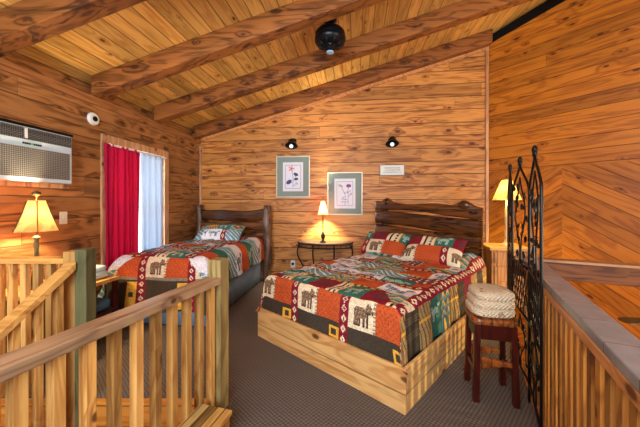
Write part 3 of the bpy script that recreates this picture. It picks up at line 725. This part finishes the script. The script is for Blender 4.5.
def sham(name, w_, h_, th, loc, rx, rz, label, shift, group, kinds=None):
    """pillow standing: local x width, z height, y thickness; bottom at z=0, leaning back"""
    nx, ny = 84, 60
    U, V = np.meshgrid(np.linspace(-1, 1, nx+1), np.linspace(-1, 1, ny+1))
    T = th/2*((1-np.abs(U)**3.5)*(1-np.abs(V)**3.5))**.55+.004
    T = T*(1+.08*np.sin(U*7+shift*3)*np.sin(V*5))
    pin = 1-.035*(1-np.abs(V)**2)*0
    X = U*w_/2*(1-.05*(1-V**2)); Z = h_/2+V*h_/2*(1-.07*(1-U**2))
    Uc = (U[:-1, :-1]+U[1:, 1:])/2; Vc = (V[:-1, :-1]+V[1:, 1:])/2
    col = np.zeros((ny, nx, 3)); sx = (Uc+1)/2*w_; sy = (Vc+1)/2
    def paint_cell(c_, M_, x_, y_, kd, _p=globals()['paint_cell']): _p(c_, M_, x_, y_, dict(orange='white', bear='teal', maroon='diamond', stripe='tan').get(kd, kd) if kinds else kd)
    per = .62; u = (sx+shift) % per; low = sy < .5; yl = sy*2; yh = sy*2-1
    a1, a2, a3 = .24, .33, .40
    paint_cell(col, low & (u < .22), u/.22, yl, 'orange'); strip_diamond(col, low & (u >= .22) & (u < .30), (u-.22)/.08, yl*2)
    paint_cell(col, low & (u >= .30) & (u < .54), (u-.30)/.24, yl, 'bear'); paint_cell(col, low & (u >= .54), (u-.54)/.08, yl, 'orange')
    hi = ~low; ug = (sx+shift-.12) % per
    paint_cell(col, hi & (ug < .2), ug/.2, yh, 'green'); paint_cell(col, hi & (ug >= .2) & (ug < .44), (ug-.2)/.24, yh, 'maroon'); paint_cell(col, hi & (ug >= .44), (ug-.44)/.18, yh, 'stripe')
    t = thing(name, label, 'pillow', loc, rz, group)
    f = grid('sham_front', nx, ny, np.stack([X, -T, Z], -1), col, m_quilt, t); f.rotation_euler = (rx, 0, 0)
    b_ = grid('sham_back', nx, ny, np.stack([X, T, Z], -1)[:, ::-1], col[:, ::-1], m_quilt, t); b_.rotation_euler = (rx, 0, 0)
    return t
# ------------------------------------------------------------------ queen bed
kb0 = Vector((-.611, 2.843, 0)); kA = math.atan2(-.687, .727)
kr = thing('bed', 'large bed in a raw pine box base with patchwork quilt', 'bed', kb0, kA)
BW, BL, BH = 1.558, 2.1, .28
box(0, BW, 0, .022, 0, BH).build('foot_board', m_base, kr, bevel=.003)
box(0, .022, .022, BL, 0, BH).build('side_board', m_base_s, kr, bevel=.003)
box(BW-.022, BW, .022, BL, 0, BH).build('side_board', m_base_s, kr, bevel=.003)
MB().ell((BW/2, 1.08, .36), (.67, .96, .2), e=.25, n=40, m=14).build('mattress', m_white, kr, smooth=True)
# headboard: stacked live-edge slabs
def slab(m, x0, x1, zlo, zhi, y0, y1, n=40, mi=0, bulge=.0):
    k = len(m.v); rws = 14
    for i in range(n+1):
        x = x0+(x1-x0)*i/n; a_, b_ = zlo(x), zhi(x)
        for j in range(rws):
            t = 2*math.pi*j/rws; cc, ss = math.cos(t), math.sin(t)
            pw = lambda v, e: math.copysign(abs(v)**e, v)
            m.v.append((x, (y0+y1)/2+(y1-y0)/2*pw(cc, .35), (a_+b_)/2+(b_-a_)/2*pw(ss, .35)))
    for i in range(n):
        for j in range(rws):
            q_ = (j+1) % rws; m.f.append([k+i*rws+j, k+i*rws+q_, k+(i+1)*rws+q_, k+(i+1)*rws+j]); m.mi.append(mi)
    m.f.append([k+j for j in range(rws)]); m.mi.append(mi); m.f.append([k+n*rws+j for j in range(rws)][::-1]); m.mi.append(mi)
def headboard_slabs(parent, x0, x1, spec, y0=0, mat=None):
    for i, (lo, hi, nm) in enumerate(spec):
        m = MB(); slab(m, x0, x1, lo, hi, y0-.035, y0+.035); m.build('slab_board', mat or m_slab, parent, smooth=True)
hb_ = thing('headboard', 'dark live-edge slab headboard behind the patchwork shams of the pine box bed', 'headboard', kb0+Vector((.687, .727, 0)).normalized()*2.165, kA)
sn = math.sin
L_ = 1.44
bot1 = lambda x: 1.185+.015*sn(x*5)-.10*max(0, x-.75)**1.2*1.6
bot2 = lambda x: .985+.02*sn(x*3.5+.4)-.05*x
bot3 = lambda x: .775+.018*sn(x*4+2)-.02*x
spec = [
 (bot1, lambda x: 1.315+.012*sn(x*9)-.035*x+.06*math.exp(-((x-.17)/.06)**2)+.02*math.exp(-((x-.0)/.05)**2)+.075*math.exp(-((x-1.24)/.09)**2)-.06*max(0, x-1.3)*3, 0),
 (bot2, lambda x: bot1(x)-.004-.032*max(0, sn(x*2.6-.1)), 0),
 (bot3, lambda x: bot2(x)-.004-.028*max(0, sn(x*3.1+.2)), 0),
 (lambda x: .45, lambda x: bot3(x)-.006-.015*max(0, sn(x*2.4)), 0)]
headboard_slabs(hb_, -.02, L_, spec)
m = MB(); m.box(.04, .14, .036, .075, 0, 1.2); m.build('support_post', m_log, hb_); m = MB(); m.box(L_-.16, L_-.06, .036, .075, 0, 1.15); m.build('support_post', m_log, hb_)
m = MB(); m.ell((.17, -.02, 1.315), (.05, .03, .05)); m.build('knot_burl', m_slab, hb_, smooth=True)
m = MB(); m.ell((1.24, -.02, 1.27), (.08, .03, .055)); m.build('knot_burl', m_slab, hb_, smooth=True)
# quilt lies on the bed
qt = thing('quilt', 'patchwork wildlife quilt draped over the pine box bed', 'quilt', kb0+Vector((.727, -.687, 0))*(BW/2)+Vector((.687, .727, 0))*.045, kA)
quilt('quilt_cloth', qt, 1.44, 2.03, .615, .36, .36, -.564, -.38, 2, .10, .255)
sham('pillow', .67, .40, .17, kb0+Vector((.727, -.687, 0))*.33+Vector((.687, .727, 0))*1.66+Vector((0, 0, .61)), math.radians(-48), kA, 'left patchwork sham on the pine box bed', .16, 'patchwork shams')
sham('pillow', .69, .40, .17, kb0+Vector((.727, -.687, 0))*1.02+Vector((.687, .727, 0))*1.60+Vector((0, 0, .61)), math.radians(-48), kA, 'right patchwork sham on the pine box bed, nearer the stool', .36, 'patchwork shams')
# ------------------------------------------------------------------ second bed by the window
f0 = Vector((-1.70, 3.03, 0)); lA = TH
sb = thing('bed', 'smaller bed beside the curtained window with a blue bedskirt', 'bed', f0, lA)
SW, SLn = 1.06, 1.82
m = MB()
nsk = 160
pth = [(-SW/2+.01, SLn)]+[(-SW/2+.01, .02), (SW/2-.01, .02), (SW/2-.01, SLn)]
ring = []
for (xa, ya), (xb, yb) in zip(pth[:-1], pth[1:]):
    n_ = 50
    for i in range(n_): ring.append((xa+(xb-xa)*i/n_, ya+(yb-ya)*i/n_, (yb-ya, -(xb-xa))))
for (x, y, nn) in ring:
    ln = math.hypot(*nn); w_ = .008*sn((x+y)*40); nxn, nyn = -nn[0]/ln, -nn[1]/ln
    m.v.append((x+nxn*w_, y+nyn*w_, .03)); m.v.append((x, y, .42))
for i in range(len(ring)-1): m.f.append([2*i, 2*i+2, 2*i+3, 2*i+1]); m.mi.append(0)
o = m.build('bedskirt', m_denim, sb, smooth=True); o.modifiers.new('s', 'SOLIDIFY').thickness = .004
MB().ell((0, SLn/2, .48), (SW/2-.06, SLn/2-.07, .2), e=.35, n=40, m=14).build('mattress', m_white, sb, smooth=True)
box(-SW/2+.04, SW/2-.04, .04, SLn-.02, .03, .33).build('box_base', m_denim, sb)
sh_ = thing('headboard', 'dark slatted log headboard of the bed by the window', 'headboard', f0+RM(0, SLn+.06), lA)
def log(m, x, y, z0, z1, r, seed):
    n = 16; p = []; rs = []
    for i in range(n+1):
        t = i/n; p.append((x+.012*sn(t*9+seed), y+.01*sn(t*7+seed*2), z0+(z1-z0)*t)); rs.append(r*(1+.12*sn(t*13+seed)+.1*sn(t*29+seed*3)))
    m.tube(p, rs, 12)
m = MB(); log(m, -.60, 0, 0, 1.27, .055, 1); m.build('log_post', m_log, sh_, smooth=True)
m = MB(); log(m, .60, 0, 0, 1.26, .07, 4); m.build('log_post', m_log, sh_, smooth=True)
for lo, hi in ((.99, 1.17), (.80, .97), (.62, .785), (.43, .6)):
    m = MB(); slab(m, -.6, .6, lambda x: lo+.05*x*x*2-.01*sn(x*6), lambda x: hi+.05*x*x*2+.01*sn(x*8+lo*9), -.025, .025); m.build('slab_board', m_slab, sh_, smooth=True)
q2 = thing('quilt', 'patchwork wildlife quilt draped over the bed beside the window', 'quilt', f0, lA)
quilt('quilt_cloth', q2, SW+.04, SLn-.0, .74, .36, .55, -.45, -.50, 5, .0, None, flare=.03, rr_=.13)
sham('pillow', .74, .36, .17, f0+RM(-.06, SLn-.42)+Vector((0, 0, .72)), math.radians(-55), lA, 'teal and yellow patchwork sham on the bed by the window', .4, 'patchwork shams', 1)
# ------------------------------------------------------------------ half-round iron table and lamp
ctr = oncoord(325, 243, .16)
r = thing('console_table', 'half-round black iron table against the back wall between the beds', 'table', RM(onback(324.5, 243, .16)[0], D-.02, 0), TH)
tz = .665; Rw, Rd = .48, .34
pl = [(Rw*math.cos(a_), -Rd*math.sin(a_)) for a_ in [math.pi*i/24 for i in range(25)]][::-1]
pl = [(x, y) for x, y in pl]
MB().prism(pl, tz-.016, tz).build('table_top', plain('slate_top', (58, 58, 56), .3), r, bevel=.003)
def arc_pts(s_, z): return [(s_*Rw*math.cos(math.pi*i/24), -s_*Rd*math.sin(math.pi*i/24), z) for i in range(25)]
m = MB().tube(arc_pts(.95, tz-.03), .008); m.tube(arc_pts(.95, tz-.085), .008)
for i in range(1, 24, 2):
    a_ = math.pi*i/24; m.tube([(.95*Rw*math.cos(a_), -.95*Rd*math.sin(a_), tz-.03), (.95*Rw*math.cos(a_+.05), -.95*Rd*math.sin(a_+.05), tz-.085)], .005, 6)
m.build('apron', m_iron, r, smooth=True)
for a_ in (.12, .5-.12, .5+.12, .88):
    a_ *= math.pi; cx_, cy_ = .93*Rw*math.cos(a_), -.93*Rd*math.sin(a_); pts_ = []
    for i in range(15):
        t = i/14; z = (tz-.03)*(1-t); k = 1+.12*math.sin(t*math.pi*2)*(1 if abs(math.cos(a_)) > .5 else .4) - .12*t; pts_.append((cx_*k, cy_*k, max(z, .012)))
    MB().tube(pts_, .011, 8).build('leg', m_iron, r, smooth=True)
def point(name, loc, p, col, s_=.03): return light(name, 'POINT', loc, p, col, s_)
lc = oncoord(323, 240, .2)
r = thing('table_lamp', 'slim bronze lamp with small lit bell shade on the half-round table', 'lamp', (lc.x, lc.y, tz), TH)
MB().lathe([(.055, 0), (.055, .012), (.03, .022), (.018, .04), (.03, .07), (.04, .10), (.034, .125), (.014, .15), (.018, .16), (.009, .175)], 20).build('lamp_base', m_iron2, r, smooth=True)
MB().lathe([(.009, .17), (.008, .46), (.014, .47), (.008, .48), (.006, .68), (.012, .70), (.004, .73)], 14).build('lamp_pole', m_brass, r, smooth=True)
MB().lathe([(.088, .45), (.074, .48), (.054, .54), (.040, .60), (.034, .66)], 28, caps=False).build('lamp_shade', m_shadeC, r, smooth=True)
point('bell_lamp_glow', RM(onback(323, 240, .2)[0], D-.2, tz+.56), 190, (1, .82, .56))
# ------------------------------------------------------------------ nightstand corner
nA = WA
ns = PX(505, 3.84)
r = thing('nightstand', 'pine nightstand in the corner behind the black iron screen', 'nightstand', (ns.x-.02, ns.y, 0), math.radians(-12))
box(-.21, .21, -.2, .2, 0, .70).build('cabinet_body', m_night, r, bevel=.004)
box(-.24, .24, -.23, .23, .70, .74).build('top', m_night_top, r, bevel=.006)
box(-.18, .18, -.215, -.2, .10, .5).build('cabinet_door', m_night, r, bevel=.003)
d_ = box(-.18, .18, -.215, -.2, .54, .68).build('drawer', m_night, r, bevel=.003)
MB().ell((0, -.225, .61), (.015, .015, .015)).build('drawer_knob', m_brass, d_, smooth=True)
r = thing('table_lamp', 'cream lamp with bright cut-out shade on the corner nightstand', 'lamp', (ns.x-.01, ns.y-.05, .74), .2)
MB().lathe([(.085, 0), (.085, .018), (.05, .03), (.03, .06), (.022, .10)], 20).build('lamp_base', m_cream, r, smooth=True)
MB().lathe([(.022, .1), (.026, .2), (.018, .22), (.024, .3), (.024, .46), (.016, .5), (.008, .62)], 16).build('lamp_pole', m_cream, r, smooth=True)
MB().lathe([(.172, .60), (.062, .86)], 6, caps=False).build('lamp_shade', m_shadeR, r)
m = MB().lathe([(.012, .62), (.012, .9), (.0, .92)], 8)
m.build('harp', m_brass, r)
point('corner_lamp_glow', (ns.x-.01, ns.y-.05, .74+.72), 60, (1, .76, .34))
# ------------------------------------------------------------------ lamp at left with its table
pl_ = PX(36.5, 2.3)
r = thing('side_table', 'small table against the left wall under the air conditioner', 'table', (pl_.x, pl_.y, 0), TH)
box(-.2, .2, -.22, .22, .60, .63).build('table_top', m_rail_y, r, bevel=.005)
for sx in (-1, 1):
    for sy in (-1, 1): box(sx*.17-.02, sx*.17+.02, sy*.19-.02, sy*.19+.02, 0, .60).build('leg', m_post, r)
r = thing('table_lamp', 'lamp with lit mica panel shade below the air conditioner', 'lamp', (pl_.x, pl_.y, .63), .3)
MB().lathe([(.08, 0), (.08, .02), (.035, .04), (.03, .1), (.022, .16)], 20).build('lamp_base', m_brass, r, smooth=True)
MB().lathe([(.018, .15), (.014, .3), (.02, .33), (.012, .38), (.03, .395), (.012, .41)], 14).build('lamp_pole', m_green, r, smooth=True)
prf = [(.150, .45), (.132, .485), (.092, .59), (.062, .69)]
MB().lathe(prf, 6, caps=False).build('lamp_shade', m_shadeL, r)
for k in range(6):
    a_ = k*math.pi/3; MB().tube([(rr2*1.005*math.cos(a_), rr2*1.005*math.sin(a_), z) for rr2, z in prf], .0035, 6).build('shade_rib', m_brass, r, smooth=True)
MB().lathe([(.004, .40), (.004, .72), (.028, .735), (.03, .75), (.012, .765)], 12).build('finial', m_brass, r, smooth=True)
point('left_lamp_glow', (pl_.x, pl_.y, .63+.57), 56, (1, .74, .42))
# ------------------------------------------------------------------ small red table with towels by the window
tp = PX(93, 2.72)
r = thing('end_table', 'dark red wooden end table at the foot of the bed by the window', 'table', (tp.x, tp.y, 0), TH)
box(-.14, .14, -.15, .15, .55, .585).build('table_top', m_rail_y, r, bevel=.004)
box(-.15, .15, -.13, .13, .27, .29).build('shelf', m_red, r)
for sx in (-1, 1):
    for sy in (-1, 1): box(sx*.12-.02, sx*.12+.02, sy*.12-.02, sy*.12+.02, 0, .55).build('leg', m_red, r, bevel=.003)
m_tow = plain('pale_blue_towel', (190, 214, 226), .95, bumps=(90, .4))
m = MB().ell((-.01, 0, .04), (.10, .11, .04), e=.6, n=28, m=12); m.ell((-.01, 0, .095), (.09, .10, .03), e=.6, n=28, m=12)
tag(m.build('folded_towel', m_tow, None, loc=(tp.x, tp.y, .585), rz=TH, smooth=True), 'pale blue folded towel on the dark red end table', 'towel')
m = MB().ell((0, 0, .05), (.12, .10, .05), e=.5, n=28, m=12)
tag(m.build('folded_towel', plain('blue_towel', (70, 120, 165), .95, bumps=(90, .4)), None, loc=(tp.x, tp.y, .29), rz=TH, smooth=True), 'deeper blue folded towel on the shelf under the end table', 'towel')
# ------------------------------------------------------------------ stool and folded blanket
sc = Vector((1.165, 1.99, 0)); sA = math.radians(-14)
r = thing('stool', 'red stained wooden stool with slatted seat beside the iron screen', 'stool', sc, sA); r.scale = (.84, .84, .95)
MB().ell((0, 0, .555), (.165, .165, .025), e=.35, n=36, m=8).build('seat', m_seat, r)
m = MB(); 
for (x0, x1, y0, y1) in ((-.135, .135, -.14, -.115), (-.135, .135, .115, .14), (-.14, -.115, -.115, .115), (.115, .14, -.115, .115)): m.box(x0, x1, y0, y1, .43, .535)
m.build('apron', m_red, r, bevel=.004)
for sx in (-1, 1):
    for sy in (-1, 1):
        m = MB(); a_ = .022; tx, ty, bx_, by_ = sx*.125, sy*.125, sx*.14, sy*.14
        m.hull8([(bx_-a_, by_-a_, 0), (bx_+a_, by_-a_, 0), (bx_+a_, by_+a_, 0), (bx_-a_, by_+a_, 0)], [(tx-a_, ty-a_, .535), (tx+a_, ty-a_, .535), (tx+a_, ty+a_, .535), (tx-a_, ty+a_, .535)]); m.build('leg', m_red, r, bevel=.003)
for z, y0 in ((.27, -.133), (.25, .133)):
    m = MB(); slab(m, -.14, .14, lambda x: z-.025+.015*sn(x*20), lambda x: z+.03-.01*sn(x*15), y0-.015, y0+.015, 14); m.build('stretcher', m_seat, r, smooth=True)
for x0, z in ((-.133, .2), (.133, .2)):
    MB().box(x0-.012, x0+.012, -.13, .13, z-.02, z+.02).build('stretcher', m_red, r)
r = thing('folded_blanket', 'cream knitted blanket folded in layers on the red stool', 'blanket', sc+Vector((0.0, .0, .552)), sA+.05)
for i in range(3):
    m = MB(); m.ell((.0+.006*((i*7) % 3-1), .003*i, .031+i*.052), (.135-.005*i, .135, .036), e=.55, n=40, m=12); m.build('blanket_fold', m_kn, r, smooth=True)
# ------------------------------------------------------------------ iron folding screen
p1 = Vector((1.145, 1.50, 0)); sd_ = Vector((.2, .415, 0)).normalized(); pw_ = .45
r = thing('folding_screen', 'black wrought iron three-panel screen with leafy vines by the railing', 'screen', p1, math.atan2(sd_.y, sd_.x))
# local x runs away from the viewer along the screen, z up
TOP = 1.615
random.seed(5)
def leafm(m, c, ang, s_=1, tilt=0):
    R_ = Matrix.Rotation(ang, 3, 'Y') @ Matrix.Rotation(tilt, 3, 'X'); m.ell(c, (.033*s_, .008, .016*s_), n=8, m=6, rot=R_)
for k in range(3):
    x0 = k*(pw_+.012); x1 = x0+pw_; xm = (x0+x1)/2; yo = .03*(1 if k % 2 else -1)
    def Y(x): t = (x-x0)/pw_; return yo*(t-0) if k % 2 == 0 else yo*(t-1)+0
    P3 = lambda x, z: (x, Y(x), z)
    def side_(xa):
        out = [P3(xa, .0), P3(xa, .8), P3(xa, 1.2), P3(xa, 1.38)]
        for i in range(1, 11):
            t = i/10; out.append(P3(xa+(xm-xa)*(t*t*(3-2*t)), 1.38+(TOP-.03-1.38)*(.6*math.sin(t*math.pi/2)+.4*t*t)))
        return out
    m = MB().tube(side_(x0), .008, 8); m.tube(side_(x1), .008, 8)
    for z in (.12, .52, .86): m.tube([P3(x0, z), P3(x1, z)], .008, 6)
    pan = m.build('panel_frame', m_iron, r, smooth=True)
    m = MB(); m.ell(P3(xm, TOP-.005), (.016, .016, .028)); m.ell(P3(xm-.014, TOP-.028), (.015, .012, .022)); m.ell(P3(xm+.014, TOP-.028), (.015, .012, .022)); m.build('finial', m_iron, pan, smooth=True)
    m = MB()
    for i in range(8):
        t = i/7; m.tube([P3(x0+(x1-x0)*t, .52), P3(x0+(x1-x0)*min(1, t+.35) if t < .65 else x1, .52+.34*min(1, (1-t)/.35))], .0035, 5)
        m.tube([P3(x0+(x1-x0)*t, .86), P3(x0+(x1-x0)*min(1, t+.35) if t < .65 else x1, .86-.34*min(1, (1-t)/.35))], .0035, 5)
    for i in range(1, 4): m.tube([P3(x0, .52+.34*i/4), P3(x1, .52+.34*i/4)], .003, 5)
    m.build('lattice', m_iron, pan)
    for q_, (za, zz_) in enumerate(((.86, 1.50), (.12, .5))):
        m = MB()
        for s_ in ((-.9, .30), (.9, .36)):
            pts_ = []
            for i in range(17):
                t = i/16; z = za+(zz_-za)*t*(.8+.2*abs(s_[0])); pts_.append(P3(xm+s_[0]*.11*math.sin(t*math.pi*.9)+.035*math.sin(t*9+s_[0]*2+k), z))
            m.tube(pts_, .005, 6)
            for i in (5, 11):
                c_ = pts_[i]; 
                cur = [(c_[0]+.04*math.sin(j/6*4)*(1 if i % 8 else -1), c_[1], c_[2]+.05*j/6) for j in range(7)]; m.tube(cur, .003, 5)
        m.build('vine', m_iron, pan, smooth=True)
        lm = MB()
        for j in range(18 if q_ == 0 else 9):
            leafm(lm, P3(x0+.06+random.random()*(pw_-.12), za+.05+random.random()*(zz_-za-.12)), random.uniform(-1.4, 1.4), random.uniform(.8, 1.15), random.uniform(-.6, .6))
        lm.build('vine_leaves', m_iron, pan, smooth=True)
    # feet scrolls
